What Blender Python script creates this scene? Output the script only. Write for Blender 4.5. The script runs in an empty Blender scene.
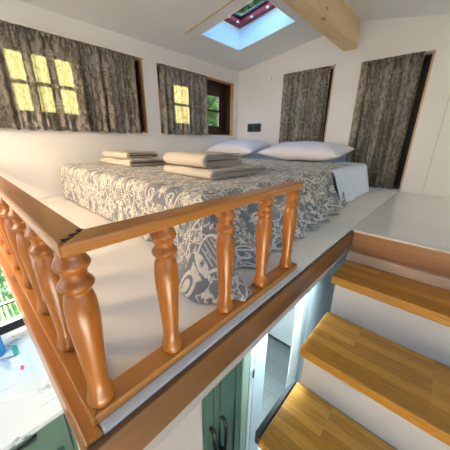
import bpy, bmesh, math, random
from mathutils import Vector, Matrix, noise
S = 0.42                       # metres per drawing unit
PI = math.pi
col = bpy.context.scene.collection
random.seed(7)

# ------------------------------------------------------------------ meshes
class MB:
    def __init__(s): s.v = []; s.f = []; s.uv = {}; s.sm = []
    def add(s, vs, fs, uvs=None, smooth=False):
        o = len(s.v); s.v += [tuple(p) for p in vs]
        for i, f in enumerate(fs):
            if uvs: s.uv[len(s.f)] = [uvs[k] for k in f]
            s.f.append([k + o for k in f]); s.sm.append(smooth)
        return s
    def box(s, x0, x1, y0, y1, z0, z1):
        v = [(x0,y0,z0),(x1,y0,z0),(x1,y1,z0),(x0,y1,z0),(x0,y0,z1),(x1,y0,z1),(x1,y1,z1),(x0,y1,z1)]
        return s.add(v, [(0,3,2,1),(4,5,6,7),(0,1,5,4),(1,2,6,5),(2,3,7,6),(3,0,4,7)])
    def prism(s, poly, a0, a1, axis):
        n = len(poly)
        def P(q, a):
            return {'x': (a, q[0], q[1]), 'y': (q[0], a, q[1]), 'z': (q[0], q[1], a)}[axis]
        v = [P(q, a0) for q in poly] + [P(q, a1) for q in poly]
        return s.add(v, [list(range(n))[::-1], list(range(n, 2*n))] + [(i, (i+1) % n, n + (i+1) % n, n + i) for i in range(n)])
    def lathe(s, prof, cx, cy, n=28, cap=True):
        v = []; f = []
        for r, z in prof:
            for k in range(n):
                a = 2*PI*k/n; v.append((cx + r*math.cos(a), cy + r*math.sin(a), z))
        for i in range(len(prof)-1):
            for k in range(n):
                f.append((i*n+k, i*n+(k+1) % n, (i+1)*n+(k+1) % n, (i+1)*n+k))
        s.add(v, f, smooth=True)
        if cap:
            o = len(s.v) - len(v)
            s.f.append([o+k for k in range(n)][::-1]); s.sm.append(False)
            s.f.append([o+(len(prof)-1)*n+k for k in range(n)]); s.sm.append(False)
        return s
    def tube(s, pts, r, n=10):
        pts = [Vector(p) for p in pts]; v = []; f = []
        for i, p in enumerate(pts):
            d = (pts[min(i+1, len(pts)-1)] - pts[max(i-1, 0)]).normalized()
            a = d.orthogonal().normalized() if i == 0 else (a - d*a.dot(d)).normalized()
            b = d.cross(a)
            for k in range(n):
                t = 2*PI*k/n; v.append(p + a*r*math.cos(t) + b*r*math.sin(t))
        for i in range(len(pts)-1):
            for k in range(n): f.append((i*n+k, i*n+(k+1) % n, (i+1)*n+(k+1) % n, (i+1)*n+k))
        s.add(v, f, smooth=True); o = len(s.v)-len(v)
        s.f.append([o+k for k in range(n)][::-1]); s.sm.append(False)
        s.f.append([len(s.v)-n+k for k in range(n)]); s.sm.append(False)
        return s
    def grid(s, fn, nu, nv, uvfn=None, closed=False):
        v = [fn(i/nu, j/nv) for j in range(nv+1) for i in range(nu+1)]
        uv = [uvfn(i/nu, j/nv) for j in range(nv+1) for i in range(nu+1)] if uvfn else None
        f = [(j*(nu+1)+i, j*(nu+1)+i+1, (j+1)*(nu+1)+i+1, (j+1)*(nu+1)+i) for j in range(nv) for i in range(nu)]
        return s.add(v, f, uv, True)
    def build(s, name, m, parent=None, bevel=0, solid=0, sub=0, seg=2, orig=None):
        me = bpy.data.meshes.new(name)
        off = Vector(orig) if orig else Vector((0,0,0))
        me.from_pydata([tuple((Vector(p)-off)*S) for p in s.v], [], s.f)
        if s.uv:
            l = me.uv_layers.new(name='UV')
            for p in me.polygons:
                if p.index in s.uv:
                    for k, li in enumerate(p.loop_indices): l.data[li].uv = s.uv[p.index][k]
        for p in me.polygons: p.use_smooth = s.sm[p.index]
        bm = bmesh.new(); bm.from_mesh(me); 
        if not s.uv and not solid: bmesh.ops.recalc_face_normals(bm, faces=bm.faces)
        bm.to_mesh(me); bm.free()
        me.materials.append(m)
        o = bpy.data.objects.new(name, me); col.objects.link(o)
        if parent is not None:
            o.parent = parent; o.location = (off*S) - Vector(parent['_o'])
        else: o.location = off*S
        o['_o'] = list(off*S)
        if solid:
            md = o.modifiers.new('thick', 'SOLIDIFY'); md.thickness = solid*S; md.offset = 0
        if bevel:
            md = o.modifiers.new('bevel', 'BEVEL'); md.width = bevel*S; md.segments = seg; md.limit_method = 'ANGLE'; md.angle_limit = math.radians(40)
        if sub:
            md = o.modifiers.new('sub', 'SUBSURF'); md.levels = sub; md.render_levels = sub
        return o
def tag(o, label=None, cat=None, group=None, kind=None):
    if label: o['label'] = label
    if cat: o['category'] = cat
    if group: o['group'] = group
    if kind: o['kind'] = kind
    return o
def empty(name, loc, label=None, cat=None, group=None, kind=None):
    o = bpy.data.objects.new(name, None); col.objects.link(o)
    o.location = Vector(loc)*S; o['_o'] = list(Vector(loc)*S); o.empty_display_size = .05
    return tag(o, label, cat, group, kind)

# ------------------------------------------------------------------ materials
class X:                                       # arithmetic on shader sockets
    def __init__(s, nt, k): s.nt = nt; s.k = k
    def op(s, o, *a, clamp=False):
        n = s.nt.nodes.new('ShaderNodeMath'); n.operation = o; n.use_clamp = clamp
        for i, q in enumerate((s,) + a):
            if isinstance(q, X): s.nt.links.new(q.k, n.inputs[i])
            else: n.inputs[i].default_value = q
        return X(s.nt, n.outputs[0])
    def __add__(s, b): return s.op('ADD', b)
    def __sub__(s, b): return s.op('SUBTRACT', b)
    def __mul__(s, b): return s.op('MULTIPLY', b)
    def __truediv__(s, b): return s.op('DIVIDE', b)
    def abs(s): return s.op('ABSOLUTE')
    def fr(s): return s.op('FRACT')
    def sin(s): return s.op('SINE')
    def sqrt(s): return s.op('SQRT')
    def lt(s, b, w=.02):                        # soft s < b
        return ((s - b) * (-1.0/w) + .5).op('ADD', 0.0, clamp=True)
    def max(s, b): return s.op('MAXIMUM', b)
    def min(s, b): return s.op('MINIMUM', b)
def new_mat(name):
    m = bpy.data.materials.new(name); m.use_nodes = True; nt = m.node_tree
    return m, nt, nt.nodes['Principled BSDF']
def setp(b, **k):
    for a, v in k.items():
        a = a.replace('_', ' ')
        b.inputs[a].default_value = v
def simple(name, c, rough=.5, metal=0, spec=.5, bump=0, bscale=60, vary=0, **k):
    m, nt, b = new_mat(name); setp(b, Base_Color=(*c, 1), Roughness=rough, Metallic=metal); b.inputs['Specular IOR Level'].default_value = spec
    tc = nt.nodes.new('ShaderNodeTexCoord')
    n = nt.nodes.new('ShaderNodeTexNoise'); n.inputs['Scale'].default_value = bscale; n.inputs['Detail'].default_value = 3
    nt.links.new(tc.outputs['Object'], n.inputs['Vector'])
    if bump:
        bp = nt.nodes.new('ShaderNodeBump'); bp.inputs['Strength'].default_value = bump; bp.inputs['Distance'].default_value = .01
        nt.links.new(n.outputs[0], bp.inputs['Height']); nt.links.new(bp.outputs[0], b.inputs['Normal'])
    n2 = nt.nodes.new('ShaderNodeTexNoise'); n2.inputs['Scale'].default_value = 2.5; nt.links.new(tc.outputs['Object'], n2.inputs['Vector'])
    r = nt.nodes.new('ShaderNodeValToRGB'); r.color_ramp.elements[0].color = (*[q*(1-vary) for q in c], 1); r.color_ramp.elements[1].color = (*[min(1, q*(1+vary)) for q in c], 1)
    r.color_ramp.elements[0].position = .3; r.color_ramp.elements[1].position = .7
    nt.links.new(n2.outputs[0], r.inputs[0]); nt.links.new(r.outputs[0], b.inputs['Base Color'])
    for a, v in k.items(): b.inputs[a.replace('_', ' ')].default_value = v
    return m
def wood(name, c1, c2, axis='y', rough=.3, scale=1.0, coat=.3, knots=True):
    m, nt, b = new_mat(name); N = nt.nodes.new; L = nt.links.new
    tc = N('ShaderNodeTexCoord'); mp = N('ShaderNodeMapping'); L(tc.outputs['Object'], mp.inputs[0])
    sc = [26*scale]*3; sc['xyz'.index(axis)] = 1.6*scale; mp.inputs['Scale'].default_value = sc
    n1 = N('ShaderNodeTexNoise'); n1.inputs['Scale'].default_value = 1.0; n1.inputs['Detail'].default_value = 4; n1.inputs['Distortion'].default_value = .6; L(mp.outputs[0], n1.inputs['Vector'])
    x = (X(nt, n1.outputs[0]) * 5.0).sin() * .5 + .5
    n2 = N('ShaderNodeTexNoise'); n2.inputs['Scale'].default_value = 6; n2.inputs['Detail'].default_value = 5; L(mp.outputs[0], n2.inputs['Vector'])
    y = (x * .6 + X(nt, n2.outputs[0]) * .5)
    r = N('ShaderNodeValToRGB'); r.color_ramp.elements[0].color = (*c1, 1); r.color_ramp.elements[1].color = (*c2, 1)
    r.color_ramp.elements[0].position = .25; r.color_ramp.elements[1].position = .8
    L(y.k, r.inputs[0]); out = r.outputs[0]
    if knots:
        mp2 = N('ShaderNodeMapping'); s2 = [9]*3; s2['xyz'.index(axis)] = 2.8; mp2.inputs['Scale'].default_value = s2; L(tc.outputs['Object'], mp2.inputs[0])
        vo = N('ShaderNodeTexVoronoi'); vo.inputs['Scale'].default_value = 1.; L(mp2.outputs[0], vo.inputs['Vector'])
        k = X(nt, vo.outputs['Distance']).lt(.09, .06) * .75
        mx = N('ShaderNodeMix'); mx.data_type = 'RGBA'; L(k.k, mx.inputs[0]); L(out, mx.inputs[6]); mx.inputs[7].default_value = (*[q*.35 for q in c1], 1); out = mx.outputs[2]
    L(out, b.inputs['Base Color'])
    bp = N('ShaderNodeBump'); bp.inputs['Strength'].default_value = .12; bp.inputs['Distance'].default_value = .004; L(y.k, bp.inputs['Height']); L(bp.outputs[0], b.inputs['Normal'])
    setp(b, Roughness=rough); b.inputs['Coat Weight'].default_value = coat*.6; b.inputs['Coat Roughness'].default_value = .15
    return m
def block_wood(name, c1, c2, c3):               # laminated finger-joint oak, strips along x
    m, nt, b = new_mat(name); N = nt.nodes.new; L = nt.links.new
    tc = N('ShaderNodeTexCoord')
    br = N('ShaderNodeTexBrick'); br.inputs['Scale'].default_value = 1; br.inputs['Brick Width'].default_value = .26; br.inputs['Row Height'].default_value = .04
    br.inputs['Mortar Size'].default_value = .0004; br.inputs['Mortar Smooth'].default_value = 1; br.offset = .37; br.offset_frequency = 1
    br.inputs['Color1'].default_value = (0,0,0,1); br.inputs['Color2'].default_value = (1,1,1,1); br.inputs['Mortar'].default_value = (.2,.2,.2,1)
    L(tc.outputs['Object'], br.inputs['Vector'])
    mp = N('ShaderNodeMapping'); mp.inputs['Scale'].default_value = (2.2, 45, 45); L(tc.outputs['Object'], mp.inputs[0])
    n1 = N('ShaderNodeTexNoise'); n1.inputs['Detail'].default_value = 5; n1.inputs['Distortion'].default_value = .5; L(mp.outputs[0], n1.inputs['Vector'])
    bw = N('ShaderNodeRGBToBW'); L(br.outputs[0], bw.inputs[0])
    y = X(nt, n1.outputs[0]) * .75 + X(nt, bw.outputs[0]) * .32
    r = N('ShaderNodeValToRGB'); e = r.color_ramp.elements; e[0].position = .2; e[0].color = (*c1, 1); e[1].position = .8; e[1].color = (*c3, 1)
    q = e.new(.5); q.color = (*c2, 1); L(y.k, r.inputs[0]); L(r.outputs[0], b.inputs['Base Color'])
    setp(b, Roughness=.32); b.inputs['Coat Weight'].default_value = .25; b.inputs['Coat Roughness'].default_value = .2
    return m
def damask(name, base, light, tile, thick=1.0, transl=0, mott=.35, rough=.75, blotch=0):
    m, nt, b = new_mat(name); N = nt.nodes.new; L = nt.links.new
    tc = N('ShaderNodeTexCoord'); wn = N('ShaderNodeTexNoise'); wn.inputs['Scale'].default_value = 3/tile; wn.inputs['Detail'].default_value = 2
    L(tc.outputs['UV'], wn.inputs['Vector'])
    sp = N('ShaderNodeSeparateXYZ'); L(tc.outputs['UV'], sp.inputs[0])
    U = X(nt, sp.outputs[0]) * (1/tile); V = X(nt, sp.outputs[1]) * (1/(tile*1.25))
    U = U + (X(nt, wn.outputs[0]) - .5) * .05
    a = (U.fr() - .5).abs()                      # mirrored about the motif axis: 0 .. .5
    f = (V + ((U * 1.0).op('FLOOR') * .5)).fr()
    def pol(cx, cy):
        dx = a - cx; dy = f - cy
        return (dx*dx + dy*dy*1.5).sqrt(), dy.op('ARCTAN2', dx)
    def spiral(cx, cy, R, k, sg=1):
        r, t = pol(cx, cy)
        ph = (r * k + t * (sg/(2*PI))).fr()
        return (ph - .5).abs().lt(.17*thick, .08) * r.lt(R, .01)
    w = .014*thick
    d = ((a/.10)*(a/.10) + ((f - .46)/.13)*((f - .46)/.13)).sqrt()
    pat = (d - 1).abs().lt(.13*thick, .06)
    pat = pat.max(d.lt(.80, .05) * ((f * 30).fr() - .5).abs().lt(.16, .12) * .6)
    d2 = ((a/.085)*(a/.085) + ((f - .72)/.09)*((f - .72)/.09)).sqrt(); pat = pat.max(d2.lt(1, .1) * ((a*30).sin().abs()).lt(.7, .2))
    d3 = ((a/.07)*(a/.07) + ((f - .2)/.1)*((f - .2)/.1)).sqrt(); pat = pat.max(d3.lt(1, .1) * (d3 - .55).abs().op('GREATER_THAN', .12))
    for q in ((.24, .80, .11, 13, 1), (.30, .30, .13, 11, -1), (.38, .55, .10, 13, 1), (.20, .08, .085, 15, -1), (.43, .92, .08, 15, 1), (.44, .14, .07, 16, -1)):
        pat = pat.max(spiral(*q))
    vine = (a - ((f * (2*PI)).sin() * .07 + .27)).abs().lt(w*1.2, .012); pat = pat.max(vine)
    vine2 = (a - ((f * (4*PI) + 1).sin() * .045 + .40)).abs().lt(w, .012); pat = pat.max(vine2)
    # feathery leaves: contour lines of a mirrored noise
    cb = N('ShaderNodeCombineXYZ'); L(a.k, cb.inputs[0]); L(f.k, cb.inputs[1])
    n2 = N('ShaderNodeTexNoise'); n2.inputs['Scale'].default_value = 9; n2.inputs['Detail'].default_value = 1.5; L(cb.outputs[0], n2.inputs['Vector'])
    lf = (X(nt, n2.outputs[0]) - .56).abs().lt(.022*thick, .02); pat = pat.max(lf * .85)
    if blotch:
        n4 = N('ShaderNodeTexNoise'); n4.inputs['Scale'].default_value = 7.5 if blotch == 2 else 4.4; n4.inputs['Detail'].default_value = 2 if blotch == 2 else 3.5; n4.inputs['Distortion'].default_value = 1.0; n4.inputs['Roughness'].default_value = .65; L(cb.outputs[0], n4.inputs['Vector'])
        if blotch == 2: pat = pat.max((X(nt, n4.outputs[0]) - .555).abs().lt(.03, .02)).max(X(nt, n4.outputs[0]).op('SUBTRACT', .625).op('MULTIPLY', 25.0).op('ADD', 0.0, clamp=True) * .85)
        else: pat = (X(nt, n4.outputs[0]) - .03).op('SUBTRACT', .47).op('MULTIPLY', 16.0).op('ADD', .4, clamp=True) * .7 + pat * .55
        pat = pat.op('MINIMUM', 1.0)
    n3 = N('ShaderNodeTexNoise'); n3.inputs['Scale'].default_value = 14/tile; n3.inputs['Detail'].default_value = 3; L(tc.outputs['UV'], n3.inputs['Vector'])
    pat = pat * (X(nt, n3.outputs[0]) * 1.1 + (1 - mott*1.0)).op('MINIMUM', 1.0) 
    pat = pat.op('ADD', 0.0, clamp=True)
    mx = N('ShaderNodeMix'); mx.data_type = 'RGBA'; L(pat.k, mx.inputs[0]); mx.inputs[6].default_value = (*base, 1); mx.inputs[7].default_value = (*light, 1)
    L(mx.outputs[2], b.inputs['Base Color']); setp(b, Roughness=rough); b.inputs['Sheen Weight'].default_value = .15
    bp = N('ShaderNodeBump'); bp.inputs['Strength'].default_value = .25; bp.inputs['Distance'].default_value = .003; L(pat.k, bp.inputs['Height']); L(bp.outputs[0], b.inputs['Normal'])
    if transl:
        t = N('ShaderNodeBsdfTranslucent'); t.inputs['Color'].default_value = (1.0, .95, .62, 1)
        ms = N('ShaderNodeMixShader'); ms.inputs[0].default_value = transl
        L(b.outputs[0], ms.inputs[1]); L(t.outputs[0], ms.inputs[2]); L(ms.outputs[0], nt.nodes['Material Output'].inputs[0])
    return m
def glass(name, tint=(1,1,1), gloss=.06):
    m, nt, b = new_mat(name); nt.nodes.remove(b); N = nt.nodes.new; L = nt.links.new
    t = N('ShaderNodeBsdfTransparent'); t.inputs[0].default_value = (*tint, 1); g = N('ShaderNodeBsdfGlossy'); g.inputs['Roughness'].default_value = .02
    ms = N('ShaderNodeMixShader'); ms.inputs[0].default_value = gloss; L(t.outputs[0], ms.inputs[1]); L(g.outputs[0], ms.inputs[2]); L(ms.outputs[0], nt.nodes['Material Output'].inputs[0])
    return m

M = {}
M['wall'] = simple('white_panel_wall', (.78, .775, .765), .38, bump=.03, vary=.02)
M['ceil'] = simple('white_ceiling', (.73, .735, .75), .45, bump=.02, vary=.015)
M['floor'] = simple('cream_floor', (.76, .73, .69), .4, vary=.04, bump=.02)
M['landing'] = simple('glossy_cream_floor', (.70, .685, .665), .2, vary=.04)
M['edge'] = simple('cream_edge_strip', (.60, .55, .48), .5)
M['rail_y'] = wood('pine_along_y', (.25, .08, .011), (.45, .17, .030), 'y', .3)
M['rail_x'] = wood('pine_along_x', (.25, .08, .011), (.45, .17, .030), 'x', .3)
M['turned'] = wood('turned_pine', (.15, .036, .003), (.38, .115, .010), 'z', .3, .8, knots=False)
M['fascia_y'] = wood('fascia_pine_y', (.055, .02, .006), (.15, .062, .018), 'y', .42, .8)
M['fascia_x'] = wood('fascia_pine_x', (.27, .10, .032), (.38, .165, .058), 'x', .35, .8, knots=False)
M['beam'] = wood('pale_beam_pine', (.50, .34, .17), (.70, .52, .30), 'y', .5, .6, .05)
M['lining'] = wood('window_lining_pine', (.42, .19, .06), (.62, .33, .13), 'z', .4, 1, knots=False)
M['palelining'] = wood('pale_lining_pine', (.40, .28, .16), (.58, .44, .28), 'z', .5, 1, knots=False)
M['dark'] = wood('dark_window_wood', (.02, .007, .004), (.05, .017, .01), 'z', .45, 1, knots=False)
M['tread'] = block_wood('laminated_oak', (.32, .12, .010), (.55, .225, .025), (.74, .36, .065))
M['riser'] = simple('white_riser', (.60, .53, .48), .35, vary=.02)
M['cover'] = damask('damask_bedspread', (.175, .188, .208), (.66, .62, .54), .84, .62, mott=.55, blotch=2)
M['curtain'] = damask('damask_curtain', (.062, .052, .047), (.47, .43, .385), .58, 1.25, transl=.2, mott=.7, blotch=1)
M['sheet'] = simple('pale_blue_sheet', (.66, .75, .90), .8, bump=.2, bscale=9, vary=.03)
M['pillow'] = simple('white_pillowcase', (.78, .79, .87), .85, bump=.25, bscale=14, vary=.02)
M['towel'] = simple('cream_terry', (.78, .70, .60), .95, bump=.9, bscale=420, vary=.04)
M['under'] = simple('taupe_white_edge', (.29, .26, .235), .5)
M['white'] = simple('white_lacquer', (.80, .82, .82), .3)
M['track'] = simple('white_track', (.85, .82, .76), .4)
M['green'] = simple('sage_green_paint', (.045, .095, .07), .4, vary=.05)
M['sage'] = simple('sage_green_front', (.13, .20, .15), .35, vary=.05)
M['palegreen'] = simple('pale_green_paint', (.33, .45, .36), .4)
M['black'] = simple('black_metal', (.012, .012, .013), .35, spec=.4)
M['grey'] = simple('dark_grey_plastic', (.045, .055, .06), .4)
M['greypost'] = simple('grey_paint', (.42, .44, .45), .5)
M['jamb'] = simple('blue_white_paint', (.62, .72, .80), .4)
M['red'] = simple('red_frame', (.36, .03, .04), .4)
M['steel'] = simple('brushed_steel', (.6, .6, .6), .25, 1)
M['glass'] = glass('clear_glass')
M['blue'] = simple('blue_translucent_plastic', (.03, .30, .72), .15, Transmission_Weight=.4)
M['teal'] = simple('teal_sponge', (.02, .36, .30), .8, bump=.6, bscale=200)
M['redprint'] = simple('red_print', (.55, .04, .07), .5)
M['bag'] = simple('clear_plastic_bag', (.9, .95, .95), .12, Transmission_Weight=.8, IOR=1.15)
M['bark'] = simple('bark', (.10, .07, .05), .9, bump=.6, bscale=40)
M['skywell'] = simple('sky_tinted_well_lining', (.55, .80, .92), .3)  # blue light from the sky is put into the lining colour
def leafmat(name, c1, c2):
    m, nt, b = new_mat(name); N = nt.nodes.new; L = nt.links.new
    tc = N('ShaderNodeTexCoord'); n = N('ShaderNodeTexNoise'); n.inputs['Scale'].default_value = 4; L(tc.outputs['Object'], n.inputs[0])
    r = N('ShaderNodeValToRGB'); r.color_ramp.elements[0].position = .35; r.color_ramp.elements[1].position = .65
    r.color_ramp.elements[0].color = (*c1, 1); r.color_ramp.elements[1].color = (*c2, 1); L(n.outputs[0], r.inputs[0])
    t = N('ShaderNodeBsdfTranslucent'); ms = N('ShaderNodeMixShader'); ms.inputs[0].default_value = .4
    L(r.outputs[0], b.inputs['Base Color']); L(r.outputs[0], t.inputs[0]); L(b.outputs[0], ms.inputs[1]); L(t.outputs[0], ms.inputs[2]); L(ms.outputs[0], nt.nodes['Material Output'].inputs[0])
    b.inputs['Roughness'].default_value = .6
    return m
M['leaf'] = leafmat('leaf_green', (.03, .10, .012), (.13, .27, .035))
M['leaf2'] = leafmat('leaf_teal_green', (.035, .13, .05), (.15, .30, .12))
M['grass'] = leafmat('lawn_green', (.07, .19, .015), (.17, .32, .04))
# counter: white laminate with a few thin grey veins
def marble():
    m, nt, b = new_mat('white_marble_laminate'); N = nt.nodes.new; L = nt.links.new
    tc = N('ShaderNodeTexCoord'); mp = N('ShaderNodeMapping'); mp.inputs['Rotation'].default_value = (0, 0, .9); mp.inputs['Scale'].default_value = (2.2, 1.0, 1); L(tc.outputs['Object'], mp.inputs[0])
    n = N('ShaderNodeTexNoise'); n.inputs['Scale'].default_value = 2.3; n.inputs['Detail'].default_value = 6; L(mp.outputs[0], n.inputs['Vector'])
    v = (X(nt, n.outputs[0]) - .5).abs().lt(.0045, .006)
    n2 = N('ShaderNodeTexNoise'); n2.inputs['Scale'].default_value = 5; L(tc.outputs['Object'], n2.inputs['Vector'])
    v = v * ((X(nt, n2.outputs[0]) - .45) * 6).op('ADD', 0., clamp=True)
    mx = N('ShaderNodeMix'); mx.data_type = 'RGBA'; L(v.k, mx.inputs[0]); mx.inputs[6].default_value = (.58, .60, .60, 1); mx.inputs[7].default_value = (.16, .15, .16, 1)
    L(mx.outputs[2], b.inputs['Base Color']); setp(b, Roughness=.16)
    return m
M['marble'] = marble()
def vinyl():
    m, nt, b = new_mat('grey_plank_vinyl'); N = nt.nodes.new; L = nt.links.new
    tc = N('ShaderNodeTexCoord'); br = N('ShaderNodeTexBrick'); br.inputs['Scale'].default_value = 1; br.inputs['Brick Width'].default_value = .9; br.inputs['Row Height'].default_value = .16; br.inputs['Mortar Size'].default_value = .002
    br.inputs['Color1'].default_value = (.16, .18, .185, 1); br.inputs['Color2'].default_value = (.20, .22, .225, 1); br.inputs['Mortar'].default_value = (.11, .12, .12, 1)
    L(tc.outputs['Object'], br.inputs['Vector']); L(br.outputs[0], b.inputs['Base Color']); setp(b, Roughness=.35)
    return m
M['vinyl'] = vinyl()

# ------------------------------------------------------------------ the shell
XL, YF, GZ = -4.57, 6.29, -4.24
XR, YB = 2.6, -3.2
def st(name, mb, m, **k): return tag(mb.build(name, m, **k), kind='structure')
def zc(x): return 3.386 - .147*(-1.46 - x) if x < -1.46 else 3.395 - .18*(x + 1.46)
# left wall with openings: two loft windows and the kitchen window
T = .45
W1, W2, WK = (.53, 3.08, 1.155, 2.6), (3.44, 6.06, 1.155, 2.6), (-2.6, 1.4, -2.35, -.95)
w = MB()
def wallx(y0, y1, z0, z1): w.box(XL - T, XL, y0, y1, z0, z1)
wallx(YB, YF+.3, 2.6, 2.99); wallx(YB, YF+.3, -.6, 1.155)
wallx(YB, W1[0], 1.155, 2.6); wallx(W1[1], W2[0], 1.155, 2.6); wallx(W2[1], YF+.3, 1.155, 2.6)
wallx(YB, YF+.3, GZ, -2.35); wallx(YB, WK[0], -2.35, -.6); wallx(WK[1], YF+.3, -2.35, -.6); wallx(WK[0], WK[1], -.95, -.6)
st('wall_left', w, M['wall'])
# gable wall, with two window openings
w = MB(); W3, W4 = (-3.03, -1.73, .42, 2.64), (-1.17, .055, .03, 2.6)
def wally(x0, x1, z0, z1): w.box(x0, x1, YF, YF+.4, z0, z1)
wally(XL-T, W3[0], GZ, 2.64); wally(W3[0], W3[1], GZ, W3[2]); wally(W3[1], W4[0], GZ, 2.64); wally(W4[0], W4[1], GZ, W4[2]); wally(W4[0], W4[1], 2.6, 2.64); wally(W4[1], XR, GZ, 2.64)
w.prism([(XL-T, 2.64), (XR, 2.64), (XR, zc(XR)+.1), (-1.46, zc(-1.46)+.1), (XL-T, zc(XL-T)+.1)], YF, YF+.4, 'y')
st('wall_far', w, M['wall'])
for i, x in enumerate((.42, 1.55)):             # panel joints
    st('trim_%d' % (20+i), MB().box(x, x+.012, YF-.006, YF+.01, 0, zc(x)), M['riser'])
# ceiling: two slopes, the left one with the roof-light opening
SX0, SX1, SY0, SY1 = -3.66, -2.21, 3.95, 5.17
def slab(x0, x1, y0, y1, th=.42):
    return [(x0, y0, zc(x0)), (x1, y0, zc(x1)), (x1, y1, zc(x1)), (x0, y1, zc(x0)), (x0, y0, zc(x0)+th), (x1, y0, zc(x1)+th), (x1, y1, zc(x1)+th), (x0, y1, zc(x0)+th)]
BF = [(0,3,2,1),(4,5,6,7),(0,1,5,4),(1,2,6,5),(2,3,7,6),(3,0,4,7)]
w = MB()
for a in ((XL-T, SX0, YB, YF+.4), (SX1, -1.46, YB, YF+.4), (SX0, SX1, YB, SY0), (SX0, SX1, SY1, YF+.4), (-1.46, XR, YB, YF+.4)): w.add(slab(*a), BF)
st('ceiling', w, M['ceil'])
# loft floor and landing
st('floor', MB().box(XL, -.0, .035, YF, -.2, 0), M['floor'])
st('floor.001', MB().box(.004, XR, 3.04, YF, -.2, -.0), M['landing'])
st('floor.002', MB().box(XL-T, XR+2, YB-2, YF+.3, GZ-.1, GZ), M['vinyl'])
st('wall_right', MB().box(XR, XR+.3, 1.6, YF+.4, GZ, zc(XR)+.1).box(XR, XR+.3, YB, -1.6, GZ, zc(XR)+.1).box(XR, XR+.3, -1.6, 1.6, GZ, .1).box(XR, XR+.3, -1.6, 1.6, 2.0, zc(XR)+.1), M['wall'])
w = MB().box(XL-T, -3.6, YB-.3, YB, GZ, 2.6).box(.6, XR+.3, YB-.3, YB, GZ, 2.6).box(-3.6, .6, YB-.3, YB, GZ, -.2).box(-3.6, .6, YB-.3, YB, 1.9, 2.6)
w.prism([(XL-T, 2.6), (XR+.3, 2.6), (XR+.3, zc(XR)+.1), (-1.46, zc(-1.46)+.1), (XL-T, zc(XL-T)+.1)], YB-.3, YB, 'y')
st('wall_back', w, M['wall'])
# fascia boards and trims round the loft edge
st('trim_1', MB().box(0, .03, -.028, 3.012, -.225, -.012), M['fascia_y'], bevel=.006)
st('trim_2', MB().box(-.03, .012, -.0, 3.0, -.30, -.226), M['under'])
st('trim_3', MB().box(XL, -.001, -.028, .034, -.225, 0), M['rail_x'], bevel=.008)
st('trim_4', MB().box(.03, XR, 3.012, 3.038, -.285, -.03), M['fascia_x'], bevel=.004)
st('trim_5', MB().box(.0, XR, 2.985, 3.039, -.03, -.002), M['edge'], bevel=.004)
st('trim_6', MB().box(.012, XR, 2.96, 3.038, -.405, -.286), simple('pale_pine_strip', (.62, .42, .28), .4), bevel=.01)
st('trim_7', MB().box(XL, 0, .0, .03, -.40, -.226), M['edge'])
# walls under the loft
st('wall_kitchen', MB().box(XL, -.001, .03, .10, -.6, -.3).box(-.9, -.001, .03, .10, GZ, -.3), M['edge'])
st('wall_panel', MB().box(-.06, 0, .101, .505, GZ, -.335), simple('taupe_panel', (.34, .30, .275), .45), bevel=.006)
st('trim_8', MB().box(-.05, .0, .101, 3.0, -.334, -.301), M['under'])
# partition pieces seen through the gap between loft edge and stairs
PX = -.5
st('door_1', MB().box(PX-.03, PX, 1.72, 1.79, GZ, -.36), M['white'], bevel=.008)
h = tag(MB().lathe([(.012, -1.75), (.016, -1.74), (.016, -1.62), (.012, -1.61)], PX+.016, 1.765, 10).build('hinge', M['steel'], bpy.data.objects['door_1']))
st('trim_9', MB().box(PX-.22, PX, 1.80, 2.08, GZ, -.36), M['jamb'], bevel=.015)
st('trim_10', MB().box(PX-.03, PX, 2.90, 3.17, GZ, -.36), M['white'], bevel=.015)
st('trim_11', MB().box(PX-.03, PX+.01, 3.18, 3.36, GZ, -.36), M['greypost'], bevel=.01)
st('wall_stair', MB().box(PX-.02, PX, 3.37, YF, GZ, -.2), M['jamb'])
st('trim_12', MB().box(PX-.3, PX-.22, 2.05, 2.92, GZ, GZ+.012), M['grey'])

# ------------------------------------------------------------------ beam
tag(MB().box(-1.60, -1.325, YB, YF+.02, 2.89, 3.5).build('ceiling_beam', M['beam'], bevel=.015), 'pale knotty pine ridge beam running under the sloping ceiling', 'beam')

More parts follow.
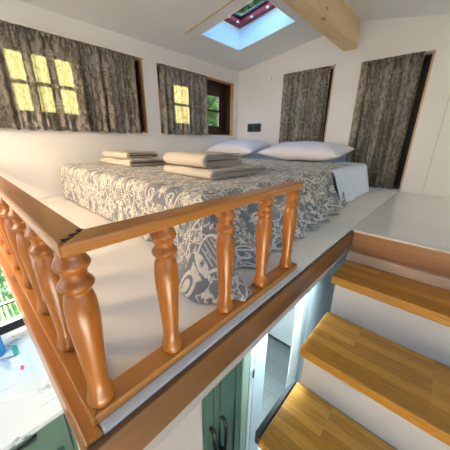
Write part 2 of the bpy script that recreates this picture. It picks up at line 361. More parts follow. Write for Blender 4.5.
# ------------------------------------------------------------------ loft windows
def window(n, axis, rect, panes, back=.30):
    """rect = a0,a1,z0,z1 along the wall; panes = list of glazed rectangles with bar flags"""
    a0, a1, z0, z1 = rect
    def bx(mb, p0, p1, q0, q1, d0, d1):          # d = depth into the wall
        if axis == 'x': mb.box(XL-d1, XL-d0, p0, p1, q0, q1)
        else: mb.box(p0, p1, YF+d0, YF+d1, q0, q1)
    root = empty('window_%d' % n, (XL-.2, (a0+a1)/2, z0) if axis == 'x' else ((a0+a1)/2, YF+.2, z0), kind='structure')
    t = .035; l = MB()
    if axis == 'y': bx(l, a0, a0+t, z0, z1, -.012, .09)
    bx(l, a1-t, a1, z0, z1, -.012, .09); bx(l, a0+t, a1-t, z0, z0+.02, 0 if axis == 'x' else -.012, .09); bx(l, a0+t, a1-t, z1-t, z1, -.012, .09)
    l.build('casing', M['lining'] if axis == 'x' else M['palelining'], root, bevel=.005)
    l = MB()
    bx(l, a0+.002, a0+.06, z0+.002, z1-.002, .092, back+.1); bx(l, a1-.06, a1-.002, z0+.002, z1-.002, .092, back+.1); bx(l, a0+.06, a1-.06, z0+.002, z0+.06, .092, back+.1); bx(l, a0+.06, a1-.06, z1-.06, z1-.002, .092, back+.1)
    l.build('jamb', M['dark'], root)
    # sash board with holes: fill between the panes
    f = MB(); ps = sorted(panes); q0, q1 = ps[0][2], ps[0][3]
    bx(f, a0+.06, a1-.06, z0+.06, q0, back, back+.05); bx(f, a0+.06, a1-.06, q1, z1-.06, back, back+.05)
    e = a0+.06
    for p in ps: bx(f, e, p[0], q0, q1, back, back+.05); e = p[1]
    bx(f, e, a1-.06, q0, q1, back, back+.05)
    f.build('sash', M['dark'], root)
    for p in ps:
        g = MB(); bx(g, p[0], p[1], p[2], p[3], back+.02, back+.028); gp = g.build('pane', M['glass'], root)
        b = MB(); zm = (p[2]+p[3])/2; bx(b, p[0], p[1], zm-.03, zm+.03, back-.005, back+.019); b.build('glazing_bar', M['dark'], root)
    return root
window(1, 'x', W1, [(.79, .99, 1.44, 2.25), (1.10, 1.30, 1.44, 2.25), (1.42, 1.66, 1.44, 2.25)])  # hidden right half left solid so no sun patch reaches the curtain there
window(2, 'x', W2, [(3.80, 4.22, 1.42, 2.24), (5.23, 5.75, 1.44, 2.24)])
window(3, 'y', W3, [(-2.85, -2.45, .8, 2.35), (-2.35, -2.1, .8, 2.35)])
window(4, 'y', W4, [(-1.0, -.65, .4, 2.3), (-.55, -.34, .4, 2.3)])
# kitchen window, black frame
kw = empty('window_5', (XL-.2, -.6, -2.35), kind='structure')
k = MB(); y0, y1, z0, z1 = WK
k.box(XL-.12, XL+.0, y0, y1, z0, z0+.17).box(XL-.12, XL, y0, y1, z1-.1, z1).box(XL-.12, XL, y0, y0+.1, z0+.17, z1-.1).box(XL-.12, XL, y1-.1, y1, z0+.17, z1-.1)
k.build('frame', M['black'], kw)
MB().box(XL-.1, XL-.02, y0+.1, y1-.1, -1.81, -1.78).build('glazing_bar', M['black'], kw)
MB().box(XL-.07, XL-.06, y0+.1, y1-.1, z0+.17, z1-.1).build('pane', M['glass'], kw)

# ------------------------------------------------------------------ curtains
def curtain(axis, a0, a1, z0, z1, nf, amp, seed, label, bow=0):
    rnd = random.Random(seed); ph = [rnd.uniform(0, 6) for _ in range(4)]
    o_ = (XL+.03, (a0+a1)/2, z1) if axis == 'x' else ((a0+a1)/2, YF-.03, z1)
    def fn(u, t):
        z = z1 + (z0 - z1)*t
        g = .25 + .75*min(1, t*1.6)
        warp = u + .022*math.sin(2*PI*u*3 + ph[0]) + .012*math.sin(2*PI*u*7 + ph[1])
        q1 = abs(math.sin(PI*nf*warp + .25*math.sin(3*t + ph[2])))**.75*2 - 1
        q2 = .55 + .45*math.sin(2*PI*nf*.37*warp + ph[1])
        d = amp*g*(q1*q2*1.25 + .22*math.sin(2*PI*nf*2.3*warp + ph[3] + t))
        d += amp*.25*math.cos(2*PI*nf*5*warp)*(1 - min(1, t*5))
        a = a0 + (a1-a0)*(u) + .006*math.sin(9*t + u*30)*t
        z += .012*math.sin(2*PI*nf*warp)*t
        d = max(-amp*1.15, d) + amp*1.15 + .012 + bow*t
        return (XL + d, a, z) if axis == 'x' else (a, YF - d, z)
    m = MB().grid(fn, int(nf*18), 26, lambda u, t: ((a1-a0)*1.35*u, (z1-z0)*(1-t)))
    o = m.build('curtain', M['curtain'], solid=.006, orig=o_)
    return tag(o, label, 'curtain', 'damask curtains')
curtain('x', .30, 2.88, 1.14, 2.585, 12, .06, 1, 'long damask curtain on the wider left wall window, near the railing')
curtain('x', 3.45, 4.90, 1.14, 2.585, 7, .055, 2, 'short damask curtain beside the uncovered dark wooden window pane')
curtain('y', -2.975, -1.775, .42, 2.63, 7, .085, 3, 'tall damask curtain hanging behind the pillows')
curtain('y', -1.115, -.08, .06, 2.585, 8, .09, 4, 'tall damask curtain reaching the floor at the right of the bed')
def track(axis, a0, a1, z, label):
    if axis == 'x': m = MB().box(XL+.002, XL+.085, a0, a1, z-.012, z+.018); o_ = (XL, (a0+a1)/2, z)
    else: m = MB().box(a0, a1, YF-.085, YF-.002, z-.012, z+.018); o_ = ((a0+a1)/2, YF, z)
    tag(m.build('curtain_track', M['track'], bevel=.006, orig=o_), label, 'curtain track', 'white curtain tracks')
track('x', .25, 3.10, 2.605, 'long white track above the widest curtain on the left wall')
track('x', 3.42, 6.09, 2.605, 'white track above the curtain and the uncovered left wall pane')
track('y', -3.04, -1.72, 2.65, 'white track above the curtain behind the pillows')
track('y', -1.18, .06, 2.60, 'white track above the floor-length curtain right of the bed')

# ------------------------------------------------------------------ roof light
sk = empty('window_6', ((SX0+SX1)/2, (SY0+SY1)/2, 3.2), kind='structure')
def ring(x0, x1, y0, y1, wd, h0, h1):            # ring following the slope, inside x0..x1
    m = MB()
    for a in ((x0, x0+wd, y0, y1), (x1-wd, x1, y0, y1), (x0+wd, x1-wd, y0, y0+wd), (x0+wd, x1-wd, y1-wd, y1)):
        q = slab(*a); m.add([(p[0], p[1], zc(p[0]) + (h0 if i < 4 else h1)) for i, p in enumerate(q)], BF)
    return m
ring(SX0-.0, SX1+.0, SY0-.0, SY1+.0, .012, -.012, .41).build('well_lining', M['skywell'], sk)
ring(SX0-.02, SX1+.02, SY0-.02, SY1+.02, .03, -.016, -.002).build('edge_bead', M['white'], sk)
ring(SX0+.0, SX1-.0, SY0, SY1, .13, .42, .50).build('frame', M['red'], sk)
ring(SX0+.10, SX1-.10, SY0+.10, SY1-.10, .07, .50, .56).build('seal', M['black'], sk, bevel=.02, seg=3)
q = slab(SX0+.12, SX1-.12, SY0+.12, SY1-.12)
MB().add([(p[0], p[1], zc(p[0]) + (.575 if i < 4 else .585)) for i, p in enumerate(q)], BF).build('pane', M['glass'], sk)
for x, y in ((-3.5, 4.9), (-3.5, 4.6), (-3.2, 5.02), (-2.8, 5.02)):
    MB().box(x-.02, x+.02, y-.02, y+.02, zc(x)+.40, zc(x)+.43).build('clip', M['white'], sk)
q = slab(-3.84, -2.2, 3.665, 3.69)
st('trim_13', MB().add([(p[0], p[1], zc(p[0]) + (-.02 if i < 4 else .0)) for i, p in enumerate(q)], BF), M['palelining'])
q = slab(-3.82, -2.2, 3.69, 3.93)
st('trim_14', MB().add([(p[0], p[1], zc(p[0]) + (-.012 if i < 4 else .0)) for i, p in enumerate(q)], BF), M['ceil'])

# ------------------------------------------------------------------ wall fittings
o = empty('wall_socket', (-3.90, YF, 1.38), 'dark grey double socket on the white gable wall beside the bed head', 'socket')
MB().box(-4.15, -3.66, YF-.03, YF, 1.265, 1.50).build('plate', M['grey'], o, bevel=.012)
for x in (-4.03, -3.78): MB().box(x-.075, x+.075, YF-.036, YF-.028, 1.31, 1.455).build('outlet', simple('black_plastic', (.015, .018, .02), .4), o, bevel=.01)
m = MB(); n = 32
for r, d in ((.0, .055), (.05, .055), (.082, .045), (.09, .03), (.09, 0)):
    m.v += [(-3.482 + r*math.cos(2*PI*k/n), YF-d, 2.62 + r*math.sin(2*PI*k/n)) for k in range(n)]
for i in range(4):
    for k in range(n): m.f.append([i*n+k, i*n+(k+1) % n, (i+1)*n+(k+1) % n, (i+1)*n+k]); m.sm.append(i > 0)
tag(m.build('smoke_alarm', M['white'], orig=(-3.482, YF, 2.62)), 'small round white smoke alarm high on the gable wall', 'smoke alarm')

# ------------------------------------------------------------------ railing
rl = empty('railing', (-.08, .08, 0), 'orange varnished pine railing with turned balusters at the loft edge', 'railing')
# handrails: front one and left one, mitred at the corner
def mitre(axis):
    t0, t1, e = .682, .727, .012
    if axis == 'y':
        pr = [(-.128, .132), (-.03, .034), (-.03, 1.55), (-.128, 1.55)]
    else:
        pr = [(XL, .034), (-.0302, .034), (-.1282, .132), (XL, .132)]
    return MB().prism(pr, t0, t1, 'z')
mitre('y').build('handrail', M['rail_y'], rl, bevel=.010, seg=3)
mitre('x').build('handrail', M['rail_x'], rl, bevel=.010, seg=3)
MB().prism([(-.138, .125), (-.036, .022), (-.036, 1.62), (-.138, 1.62)], 0.0, .05, 'z').build('bottom_rail', M['rail_y'], rl, bevel=.008)
MB().prism([(XL, .014), (-.0365, .014), (-.0365, .022), (-.1385, .125), (XL, .125)], 0.0, .05, 'z').build('bottom_rail', M['rail_x'], rl, bevel=.008)
prof = [(.036,.690),(.036,.672),(.040,.664),(.047,.650),(.049,.641),(.045,.632),(.037,.622),(.034,.610),(.034,.602),(.038,.594),(.046,.584),(.049,.575),(.047,.566),(.039,.556),(.035,.549),(.036,.543),(.041,.530),(.0445,.510),(.0465,.480),(.047,.450),(.0455,.410),(.0425,.360),(.0395,.310),(.0365,.260),(.034,.215),(.0325,.180),(.033,.160),(.036,.140),(.041,.120),(.0445,.104),(.0445,.094),(.042,.084),(.036,.074),(.034,.066)]
def baluster(x, y): return MB().lathe([(r*1.08, .69-(.69-z)*(.642/.624)) for r, z in prof], x, y, 32).build('baluster', M['turned'], rl, orig=(x, y, .048))
pts = [(-.083, .070)] + [(-.083, y) for y in (.400, .775, 1.145, 1.495)] + [(-.083 - .375*k, .070) for k in range(1, 12)]
b0 = None
for x, y in pts:
    if b0 is None: b0 = baluster(x, y); bo = (x, y)
    else:
        c = b0.copy(); col.objects.link(c); c.parent = rl; c.location = b0.location + Vector(((x-bo[0])*S, (y-bo[1])*S, 0)); c.rotation_euler.z = random.uniform(0, 6)
MB().tube([(-.128, .108, .7272), (-.116, .128, .7285), (-.112, .106, .7285), (-.10, .114, .7272)], .0018, 6).tube([(-.100, .080, .7272), (-.088, .100, .7285), (-.084, .078, .7285), (-.072, .086, .7272)], .0018, 6).tube([(-.072, .052, .7272), (-.060, .072, .7285), (-.056, .050, .7285), (-.044, .058, .7272)], .0018, 6).build('staple', M['black'], rl)

# ------------------------------------------------------------------ bed
BX0, BX1, BY0, BY1, BZ = -4.43, -.66, 1.16, 6.04, .56
bd = empty('bed', ((BX0+BX1)/2, (BY0+BY1)/2, 0), 'low double mattress bed with pale blue fitted sheet on the loft floor', 'bed')
MB().box(BX0+.05, BX1-.06, BY0+.06, BY1, 0.0, .22).build('base', M['sheet'], bd, bevel=.03)
MB().box(BX0+.04, BX1-.05, BY0+.05, BY1-.01, .222, BZ-.02).build('mattress', M['sheet'], bd, bevel=.09, seg=5)
# fitted sheet overhang at the head, draped to the floor on the right
def sheet_fn(u, t):
    y = 4.0 + (BY1-4.0)*u
    if t < .3: s = t/.3; return (-2.6 + (BX1-.08+2.6)*s, y, BZ+.004)
    s = (t-.3)/.7; a = min(1, s*4)*PI/2
    x = BX1-.08 + .09*math.sin(a) + s*(.19+.02*math.sin(y*7)) + .02*math.sin(y*11+1)*s
    z = BZ+.004 - .05*(1-math.cos(a)) - max(0, s-.1)/.9*(BZ-.052)
    return (x, y, max(.008, z))
MB().grid(sheet_fn, 40, 30).build('fitted_sheet', M['sheet'], bd, solid=.008)

def smooth(a, b, x): x = max(0, min(1, (x-a)/(b-a))); return x*x*(3-2*x)
def cover():
    m = MB(); x0, x1, y0, y1 = BX0-.02, BX1+.0, BY0-.02, 5.15
    R = .12; nx, ny = 60, 60
    def topz(x, y):
        z = BZ + .018 + .008*noise.noise(Vector((x*2, y*2, 0))) + .004*noise.noise(Vector((x*7, y*7, 3)))
        return z
    ix0, ix1, iy0 = x0+R, x1-R, y0+R
    # top
    m.grid(lambda u, v: (ix0+(ix1-ix0)*u, iy0+(y1+.12*u-.0-iy0)*v, topz(ix0+(ix1-ix0)*u, iy0+(y1-iy0)*v)), nx, ny,
           lambda u, v: (ix0+(ix1-ix0)*u, iy0+(y1+.12*u-iy0)*v))
    # perimeter: left side (head->foot), corner, foot, corner, right side (foot->head)
    per = []
    for i in range(41): v = 1 - i/40; per.append((ix0, iy0+(y1-iy0)*v, PI))
    for i in range(1, 9): per.append((ix0, iy0, PI + PI/2*i/9))
    for i in range(111): per.append((ix0+(ix1-ix0)*i/110, iy0, 1.5*PI))
    for i in range(1, 18): per.append((ix1, iy0, 1.5*PI + PI/2*i/18))
    for i in range(141): v = i/140; per.append((ix1, iy0+(y1+.12-iy0)*v, 2*PI))
    nt_ = 30; vs = []; uv = []
    arc = 0
    for k, (cx, cy, th) in enumerate(per):
        if k: arc += math.hypot(cx-per[k-1][0], cy-per[k-1][1]) + R*abs(th-per[k-1][2])*1.5
        dx, dy = math.cos(th), math.sin(th)
        if th <= 1.5*PI and cx < ix1: out = .05 + .03*noise.noise(Vector((arc*1.3, 0, 0)))
        else: out = .28
        right = smooth(ix1-1.6, ix1, cx) if cy <= iy0+1e-6 else 1
        if th == 1.5*PI: out = .03 + .11*smooth(ix1-.9, ix1, cx)
        if th == PI: out = .0
        if PI < th < 1.5*PI: out = .01
        if 1.5*PI < th < 2*PI: c = (th-1.5*PI)/(PI/2); out = .14 + .30*math.sin(PI*c)**2*1.0 + .22*c + .26*math.exp(-((c-.74)/.09)**2)
        if th == 2*PI: out = (.36 - .06*smooth(1.6, 3.2, cy) - .16*smooth(2.8, 5.0, cy))
        fold = 0
        if th > 1.5*PI or cx > ix1-1.2:
            w = 1 if th > 1.5*PI else smooth(ix1-1.2, ix1-.2, cx)
            fold = w*(.05*math.sin(arc*15.5) + .03*math.sin(arc*27+1.3) + .03*noise.noise(Vector((arc*6, 1, 0))))
        else: fold = .006*math.sin(arc*9)
        for j in range(nt_+1):
            t = j/nt_; drop = t*(BZ+.12)
            if t < .25:
                a = t/.25*PI/2; off = R*math.sin(a); z = BZ+.018 - R*(1-math.cos(a)) ; g = 0
            else:
                g = (t-.25)/.75; off = R + out*g**1.25 + fold*g**1.1; z = (BZ+.018-R)*(1-g)
            px, py = cx+dx*off, cy+dy*off
            if j <= 6: z += (topz(cx, cy)-BZ-.018)*(1-t/.25)
            zf = .012 + .012*(1+math.sin(arc*31))*0.5
            if px > -.16 and py < 1.66: zf = .082
            if px > -.05: px = -.05 + (px+.05)*.2
            z = max(z, zf)
            
            if j > 8:
                nn = .030*g*noise.noise(Vector((px*6, py*6, z*5))) + .012*g*noise.noise(Vector((px*15, py*15, z*13)))
                px += dx*nn; py += dy*nn; z = max(zf, z + .4*nn) 
            vs.append((px, py, z)); uv.append((cx + dx*(drop), cy + dy*(drop)))
    n = nt_+1
    fs = [(k*n+j, k*n+j+1, (k+1)*n+j+1, (k+1)*n+j) for k in range(len(per)-1) for j in range(nt_)]
    m.add(vs, fs, uv, True)
    o = m.build('bedspread', M['cover'], orig=((BX0+BX1)/2, (BY0+BY1)/2, BZ))
    bm = bmesh.new(); bm.from_mesh(o.data); bmesh.ops.remove_doubles(bm, verts=bm.verts, dist=.0008); bmesh.ops.recalc_face_normals(bm, faces=bm.faces); bm.to_mesh(o.data); bm.free()
    md = o.modifiers.new('thick', 'SOLIDIFY'); md.thickness = .004; md.offset = 0
    return tag(o, 'blue grey bedspread with cream damask scrolls, draped over the bed', 'bedspread')
cover()

def pillow(cx, cy, cz, w, d, h, rz, tilt, label, seed):
    m = MB(); n = 28
    def f(u, v, s):
        a, b = u*2-1, v*2-1
        e = (1-abs(a)**2.6)**.55 * (1-abs(b)**2.6)**.55 if abs(a) < 1 and abs(b) < 1 else 0
        pin = 1 - .07*(1-abs(b)**1.5)*abs(a)**4 ; pin2 = 1 - .10*(1-abs(a)**1.5)*abs(b)**4
        z = s*h/2*e + .03*e*noise.noise(Vector((a*2.2+seed, b*2.2, s))) + .012*noise.noise(Vector((a*5+seed, b*5, 0)))
        return Vector((a*w/2*pin, b*d/2*pin2, z))
    Mx = Matrix.Rotation(rz, 4, 'Z') @ Matrix.Rotation(tilt, 4, 'X')
    for s in (1, -1): m.grid(lambda u, v: tuple(Vector((cx, cy, cz)) + Mx @ f(u, v, s)), n, n)
    o = m.build('pillow', M['pillow'], orig=(cx, cy, cz))
    bm = bmesh.new(); bm.from_mesh(o.data); bmesh.ops.remove_doubles(bm, verts=bm.verts, dist=.0006); bmesh.ops.recalc_face_normals(bm, faces=bm.faces); bm.to_mesh(o.data); bm.free()
    return tag(o, label, 'pillow', 'pillows at the head of the bed')
pillow(-3.74, 5.36, .815, 1.58, 1.0, .40, .03, .14, 'white pillow at the bed head, nearer the wall socket', 1.3)
pillow(-1.86, 5.42, .80, 1.95, 1.0, .38, -.03, .14, 'wider white pillow in front of the tall curtained window', 5.1)

# ------------------------------------------------------------------ towels
def towel(x0, x1, y0, y1, z0, h, turns, label, group, seed):
    t = h/(2*turns+.15)*.74; m = MB(); path = []
    yc0, yc1 = y0+h/2, y1-h/2*.8; zc_ = z0+h/2
    r = h/2 - t/2; pit = h/(2*turns+.3)
    N = 12
    for k in range(turns):                       # stadium spiral, rolled inwards
        ra = r - k*pit*.98
        if ra < t*.3: break
        shift = k*pit*.6
        for i in range(14): s = i/14; path.append((yc1-shift - (yc1-yc0-shift)*s, zc_ + ra, s))
        rb = ra
        for i in range(N+1): a = PI/2 + PI*i/N; path.append((yc0 + rb*math.cos(a)*1.1, zc_ + rb*math.sin(a), 0))
        rc = r - (k+.5)*pit if k < turns-0 else ra
        for i in range(1, 14): s = i/14; path.append((yc0 + (yc1-yc0-shift)*s, zc_ - ra + (ra-rc)*0, s))
        rn = r - (k+1)*pit*.98
        if rn < t*.3: break
        for i in range(N): a = -PI/2 + PI*i/N; rr = ra + (rn-ra)*i/N; path.append((yc1-shift + rr*math.cos(a), zc_ + ((ra+rn)/2*math.sin(a)) + (rn-ra)/2*1.0*(i/N*2-1+1)*.5, 0))
    P = [Vector((p[0], p[1])) for p in path]; nrm = []
    for i in range(len(P)):
        d = (P[min(i+1, len(P)-1)]-P[max(i-1, 0)]).normalized(); nrm.append(Vector((-d.y, d.x)))
    nx = 14
    for side in (1, -1):
        def fn(u, v, side=side):
            i = int(round(v*(len(P)-1))); x = x0 + (x1-x0)*u
            q = P[i] + nrm[i]*(t/2*side)
            e = min(u, 1-u)*12; e = min(1, e); q = P[i] + nrm[i]*(t/2*side)*(.55+.45*math.sqrt(e))
            ny = .03*noise.noise(Vector((x*2, q.x*2, seed))); nz = .03*noise.noise(Vector((x*2.5, q.x*1.7, seed+9)))*((q.y-z0)/h)
            xx = x + .035*noise.noise(Vector((q.x*3, q.y*12, seed)))
            return (xx, q.x+ny, q.y+nz)
        m.grid(fn, nx, len(P)-1)
    # close the two ends and the cloth's own edges
    L_ = len(P)*(nx+1)
    for i in range(len(P)-1):
        for c in (0, nx):
            a = i*(nx+1)+c; b = (i+1)*(nx+1)+c; m.f.append([a, b, b+L_, a+L_]); m.sm.append(True)
    for r0 in (0, len(P)-1):
        for c in range(nx): a = r0*(nx+1)+c; m.f.append([a, a+1, a+1+L_, a+L_]); m.sm.append(True)
    o = m.build('towel', M['towel'], orig=((x0+x1)/2, (y0+y1)/2, z0))
    return tag(o, label, 'towel', group)
zt = BZ+.030
towel(-2.12, -1.20, 1.76, 2.85, zt, .10, 2, 'larger folded cream towel, bottom of the pile nearest the railing', 'folded towels on the bed', 1)
towel(-2.10, -1.32, 1.78, 2.47, zt+.114, .15, 3, 'thick folded cream towel on top of the pile nearest the railing', 'folded towels on the bed', 2)
towel(-4.2, -3.05, 1.78, 2.6, zt, .10, 2, 'folded cream towel, bottom of the pile by the left wall', 'folded towels on the bed', 3)
towel(-4.1, -3.12, 1.80, 2.4, zt+.114, .105, 2, 'folded cream towel, top of the pile by the left wall', 'folded towels on the bed', 4)

# ------------------------------------------------------------------ staircase
sc = empty('staircase', (1.0, 2.0, GZ), 'open white staircase with laminated oak treads climbing to the landing', 'staircase')
z = -.41; yf, yb = 2.46, 3.03
for i in range(7):
    x0, x1 = .018, 2.0
    MB().box(x0, x1, yf, yb-.001, z-.10, z).build('tread', M['tread'], sc, bevel=.012, seg=3, orig=(x0, yf, z))
    if i < 7: MB().box(x0+.03, x1, yf+.075, yf+.105, z-.53+.001, z-.101).build('riser', M['riser'], sc)
    yb = yf+.074; yf -= .665; z -= .53
MB().box(-.035, .012, 1.15, 1.86, -1.60, -1.455).build('edge_guard', M['grey'], sc, bevel=.008)

# ------------------------------------------------------------------ cupboard under the loft
cp = empty('tall_cupboard', (PX-.4, 1.15, GZ), 'tall sage green cupboard with black handles standing below the loft', 'cupboard')
MB().box(PX-.9, PX-.04, .55, 1.56, GZ, -.40).build('body', M['green'], cp)
def cup_door(y0, y1, hy):
    d = MB().box(PX-.038, PX, y0, y1, GZ+.1, -.42).build('door', M['green'], cp, bevel=.006)
    mm = MB(); a, b, c, e = y0+.09, y1-.09, GZ+.25, -.55
    mm.box(PX, PX+.014, a, a+.03, c, e).box(PX, PX+.014, b-.03, b, c, e).box(PX, PX+.014, a+.03, b-.03, e-.03, e).box(PX, PX+.014, a+.03, b-.03, c, c+.03)
    mm.build('moulding', M['green'], d, bevel=.005)
    MB().tube([(PX, hy, -1.80), (PX+.06, hy, -1.81), (PX+.08, hy, -1.88), (PX+.08, hy, -2.24), (PX+.06, hy, -2.31), (PX, hy, -2.32)], .021, 8).build('handle', M['black'], d)
for a in ((.56, 1.085, 1.04), (1.095, 1.555, 1.20)):
    cup_door(*a)
MB().box(PX-.9, PX+.005, 1.565, 1.69, GZ, -.40).build('side_panel', M['palegreen'], cp, bevel=.01)
# white unit further back
wu = empty('white_cabinet', (-1.5, 5.2, GZ), 'white low cabinet with a steel pull on the grey floor beyond the doorway', 'cabinet')
MB().box(-2.2, -.6, 4.78, 5.6, GZ+.12, -.7).build('body', M['white'], wu, bevel=.01)
MB().box(-2.15, -.62, 4.86, 5.55, GZ, GZ+.12).build('plinth', M['grey'], wu)
MB().box(-2.18, -1.25, 4.75, 4.779, GZ+.14, -.72).build('door', M['white'], wu, bevel=.008)
MB().box(-1.24, -.62, 4.75, 4.779, GZ+.14, -.72).build('door', M['white'], wu, bevel=.008)
MB().tube([(-1.55, 4.75, -2.9), (-1.55, 4.70, -2.9), (-1.35, 4.70, -2.9), (-1.35, 4.75, -2.9)], .015, 8).build('handle', M['steel'], wu)

# ------------------------------------------------------------------ kitchen below
CZ = -2.45
tag(MB().box(XL+.002, -2.42, -3.0, .9, CZ-.09, CZ).build('countertop', M['marble'], bevel=.01, orig=(-3.4, -1, CZ)), 'white marble-effect kitchen countertop under the black-framed window', 'countertop')
bc = empty('base_cabinet', (-3.4, -1, GZ), 'sage green kitchen base cabinet with a black pull below the white countertop', 'cabinet')
MB().box(XL+.01, -2.50, -3.0, .9, GZ+.12, CZ-.092).build('body', M['green'], bc)
MB().box(XL+.01, -2.60, -3.0, .9, GZ, GZ+.12).build('plinth', M['grey'], bc)
for y0, y1 in ((-1.7, -.80), (-.79, .11), (.12, .88)):
    d = MB().box(-2.498, -2.46, y0, y1, -3.0, CZ-.11).build('drawer', M['sage'], bc, bevel=.008)
    MB().tube([(-2.46, (y0+y1)/2-.12+.0, -2.62), (-2.41, (y0+y1)/2-.12, -2.62), (-2.41, (y0+y1)/2+.12, -2.62), (-2.46, (y0+y1)/2+.12, -2.62)], .022, 8).build('handle', M['black'], d)
    d = MB().box(-2.498, -2.46, y0, y1, GZ+.14, -3.01).build('door', M['sage'], bc, bevel=.008)
    mm = MB(); a, b, c, e = y0+.1, y1-.1, GZ+.26, -3.12
    mm.box(-2.46, -2.446, a, a+.03, c, e).box(-2.46, -2.446, b-.03, b, c, e).box(-2.46, -2.446, a+.03, b-.03, e-.03, e).box(-2.46, -2.446, a+.03, b-.03, c, c+.03).build('moulding', M['green'], d)
# things on the counter
bt = empty('plastic_bottle', (-4.2, -.35, CZ), 'blue plastic bottle standing by the kitchen window', 'bottle')
MB().lathe([(.0, CZ), (.10, CZ+.002), (.11, CZ+.03), (.11, CZ+.36), (.09, CZ+.43), (.035, CZ+.49), (.035, CZ+.52)], -4.2, -.35, 24).build('body', M['blue'], bt)
MB().lathe([(.042, CZ+.52), (.042, CZ+.60), (.02, CZ+.62)], -4.2, -.35, 20).build('cap', M['white'], bt)
tag(MB().box(-4.22, -3.98, -.17, -.10, CZ, CZ+.035).build('sponge', M['teal'], bevel=.02, seg=3, orig=(-4.15, -.15, CZ)), 'teal sponge lying on the white countertop', 'sponge')
bg = empty('plastic_bag', (-3.6, -.18, CZ), 'crumpled clear plastic bag with a red print on the countertop', 'bag')
def bagfn(u, v):
    a, b = u*2-1, v*2-1; e = max(0, 1-a*a)*max(0, 1-b*b)
    return (-3.50+a*.50+.1*b, -.20+b*.22, CZ+.006 + .045*e*(1+.5*noise.noise(Vector((a*2, b*2, 2)))))
MB().grid(bagfn, 24, 18).build('body', M['bag'], bg)
MB().grid(lambda u, v: (-3.56+.13*(u-.5)+.05*v, -.12+.035*(v-.5)+.012*math.sin(u*7), CZ+.05), 6, 6).build('print', M['redprint'], bg)

# ------------------------------------------------------------------ outdoors
tag(MB().box(-60, XL-T-.05, -40, 60, GZ-1.2, GZ-1.0).build('lawn', M['grass']), 'bright green lawn outside the kitchen window', 'lawn', kind='structure')
def leaves(n, cen, rad, size, seed, shell=.35):
    rnd = random.Random(seed); m = MB(); cen = Vector(cen)
    for _ in range(n):
        d = Vector([rnd.gauss(0, 1) for _ in range(3)]).normalized(); r = (shell + (1-shell)*rnd.random())
        c = cen + Vector((d.x*rad[0], d.y*rad[1], d.z*rad[2]))*r*(1+.2*noise.noise(d*2.5+Vector((seed, 0, 0))))
        a = Vector([rnd.gauss(0, 1) for _ in range(3)]).normalized(); b = a.orthogonal().normalized(); s = size*rnd.uniform(.6, 1.3)
        k = len(m.v); m.v += [tuple(c-a*s), tuple(c+b*s*.45), tuple(c+a*s), tuple(c-b*s*.45)]; m.f.append([k, k+1, k+2, k+3]); m.sm.append(False)
    return m
def tree(loc, cen, rad, n, size, seed, mat, label, name='tree', cat='tree'):
    r = empty(name, loc, label, cat)
    leaves(n, cen, rad, size, seed).build('foliage', mat, r)
    l = Vector(loc); c = Vector(cen)
    MB().tube([l, l.lerp(c, .25)+Vector((.1, .1, 0)), l.lerp(c, .5)], .14, 8).build('trunk', M['bark'], r)
g = GZ-1.0
tree((-17, 9.5, g), (-14, 11.5, 2.4), (2.6, 4.2, 3.2), 6500, .26, 3, M['leaf'], 'leafy green tree seen through the uncovered pane of the left wall')
tree((-12, -1.5, g), (-12, -1.5, g+1.2), (1.6, 4.5, 1.4), 2500, .16, 4, M['leaf2'], 'pale green bush beyond the lawn outside the kitchen window', 'bush', 'bush')
tree((-12.5, 13.0, g), (-9.8, 12.4, 8.3), (4.0, 3.6, 2.2), 5000, .24, 5, M['leaf2'], 'leafy branches spreading above the roof light')

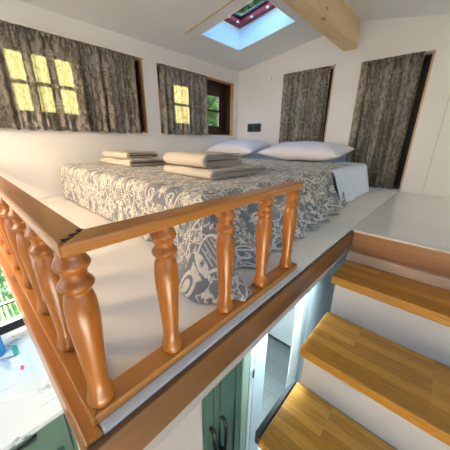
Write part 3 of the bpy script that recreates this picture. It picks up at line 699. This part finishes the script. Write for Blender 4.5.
# ------------------------------------------------------------------ light
W = bpy.data.worlds.new('World'); bpy.context.scene.world = W; W.use_nodes = True; nt = W.node_tree
bgn = nt.nodes['Background']; tc = nt.nodes.new('ShaderNodeTexCoord'); sp = nt.nodes.new('ShaderNodeSeparateXYZ'); nt.links.new(tc.outputs['Generated'], sp.inputs[0])
r = nt.nodes.new('ShaderNodeValToRGB'); e = r.color_ramp.elements; e[0].position = 0; e[0].color = (.86, .90, .95, 1); e[1].position = .55; e[1].color = (.10, .48, 1.0, 1)
nt.links.new(sp.outputs[2], r.inputs[0]); nt.links.new(r.outputs[0], bgn.inputs[0]); st_ = X(nt, sp.outputs[2]).max(0.0) * 2.5 + 1.15; nt.links.new(st_.k, bgn.inputs[1])
def light(kind, name, loc, rot, energy, color, size=None, sy=None, target=None):
    l = bpy.data.lights.new(name, kind); l.energy = energy; l.color = color
    o = bpy.data.objects.new(name, l); col.objects.link(o); o.location = Vector(loc)*S
    if target is not None: o.rotation_euler = (Vector(target)-Vector(loc)).to_track_quat('-Z', 'Y').to_euler()
    else: o.rotation_euler = rot
    if kind == 'AREA': l.shape = 'RECTANGLE'; l.size = size; l.size_y = sy or size
    return o
def spread(o, a): o.data.spread = math.radians(a)
s = light('SUN', 'sun', (0,0,0), None, 45.0, (1, .95, .76), target=(1.0, .02, -.035)); s.data.angle = .01
spread(light('AREA', 'kitchen_lamp', (-2.7, -2.3, 1.7), None, 12, (1, .73, .45), .7, .5, target=(-3.3, 1.3, -.5)), 110)
light('AREA', 'under_loft_fill', (-1.6, 3.0, -.45), None, 11, (.80, .98, 1.0), .5, .8, target=(-1.6, 3.0, -4))  # added fill for the space under the loft, no lamp known there
spread(light('AREA', 'loft_edge_fill', (-.2, 2.6, -.36), None, 4.5, (.75, .97, 1.0), .7, .06, target=(-.45, 2.6, -2.0)), 60)  # added fill light, no real strip here; brightens the partition below
light('AREA', 'kitchen_window_light', (-6, -1.2, -1.6), None, 1, (.8, .93, 1), 1.2, .8, target=(-2, -.6, -2.4))

# ------------------------------------------------------------------ camera
cam = bpy.data.cameras.new('camera'); co = bpy.data.objects.new('camera', cam); col.objects.link(co)
yaw, pit, rol, F = math.radians(42.00547), math.radians(-19.24342), math.radians(.645796), 240.91
f = Vector((-math.sin(yaw)*math.cos(pit), math.cos(yaw)*math.cos(pit), math.sin(pit)))
r0 = Vector((math.cos(yaw), math.sin(yaw), 0)); u0 = r0.cross(f)
rr = r0*math.cos(rol) + u0*math.sin(rol); uu = -r0*math.sin(rol) + u0*math.cos(rol)
mw = Matrix(((rr.x, uu.x, -f.x), (rr.y, uu.y, -f.y), (rr.z, uu.z, -f.z))).to_4x4(); mw.translation = Vector((.705, -.105, 1.0))*S
co.matrix_world = mw; cam.sensor_fit = 'HORIZONTAL'; cam.sensor_width = 36; cam.lens = 36*F/450; cam.clip_start = .01
sn = bpy.context.scene; sn.camera = co
sn.view_settings.view_transform = 'Standard'; sn.view_settings.look = 'None'; sn.view_settings.exposure = .92; sn.view_settings.gamma = 1; sn.view_settings.use_curve_mapping = False
for o in list(bpy.data.objects):
    if '_o' in o: del o['_o']
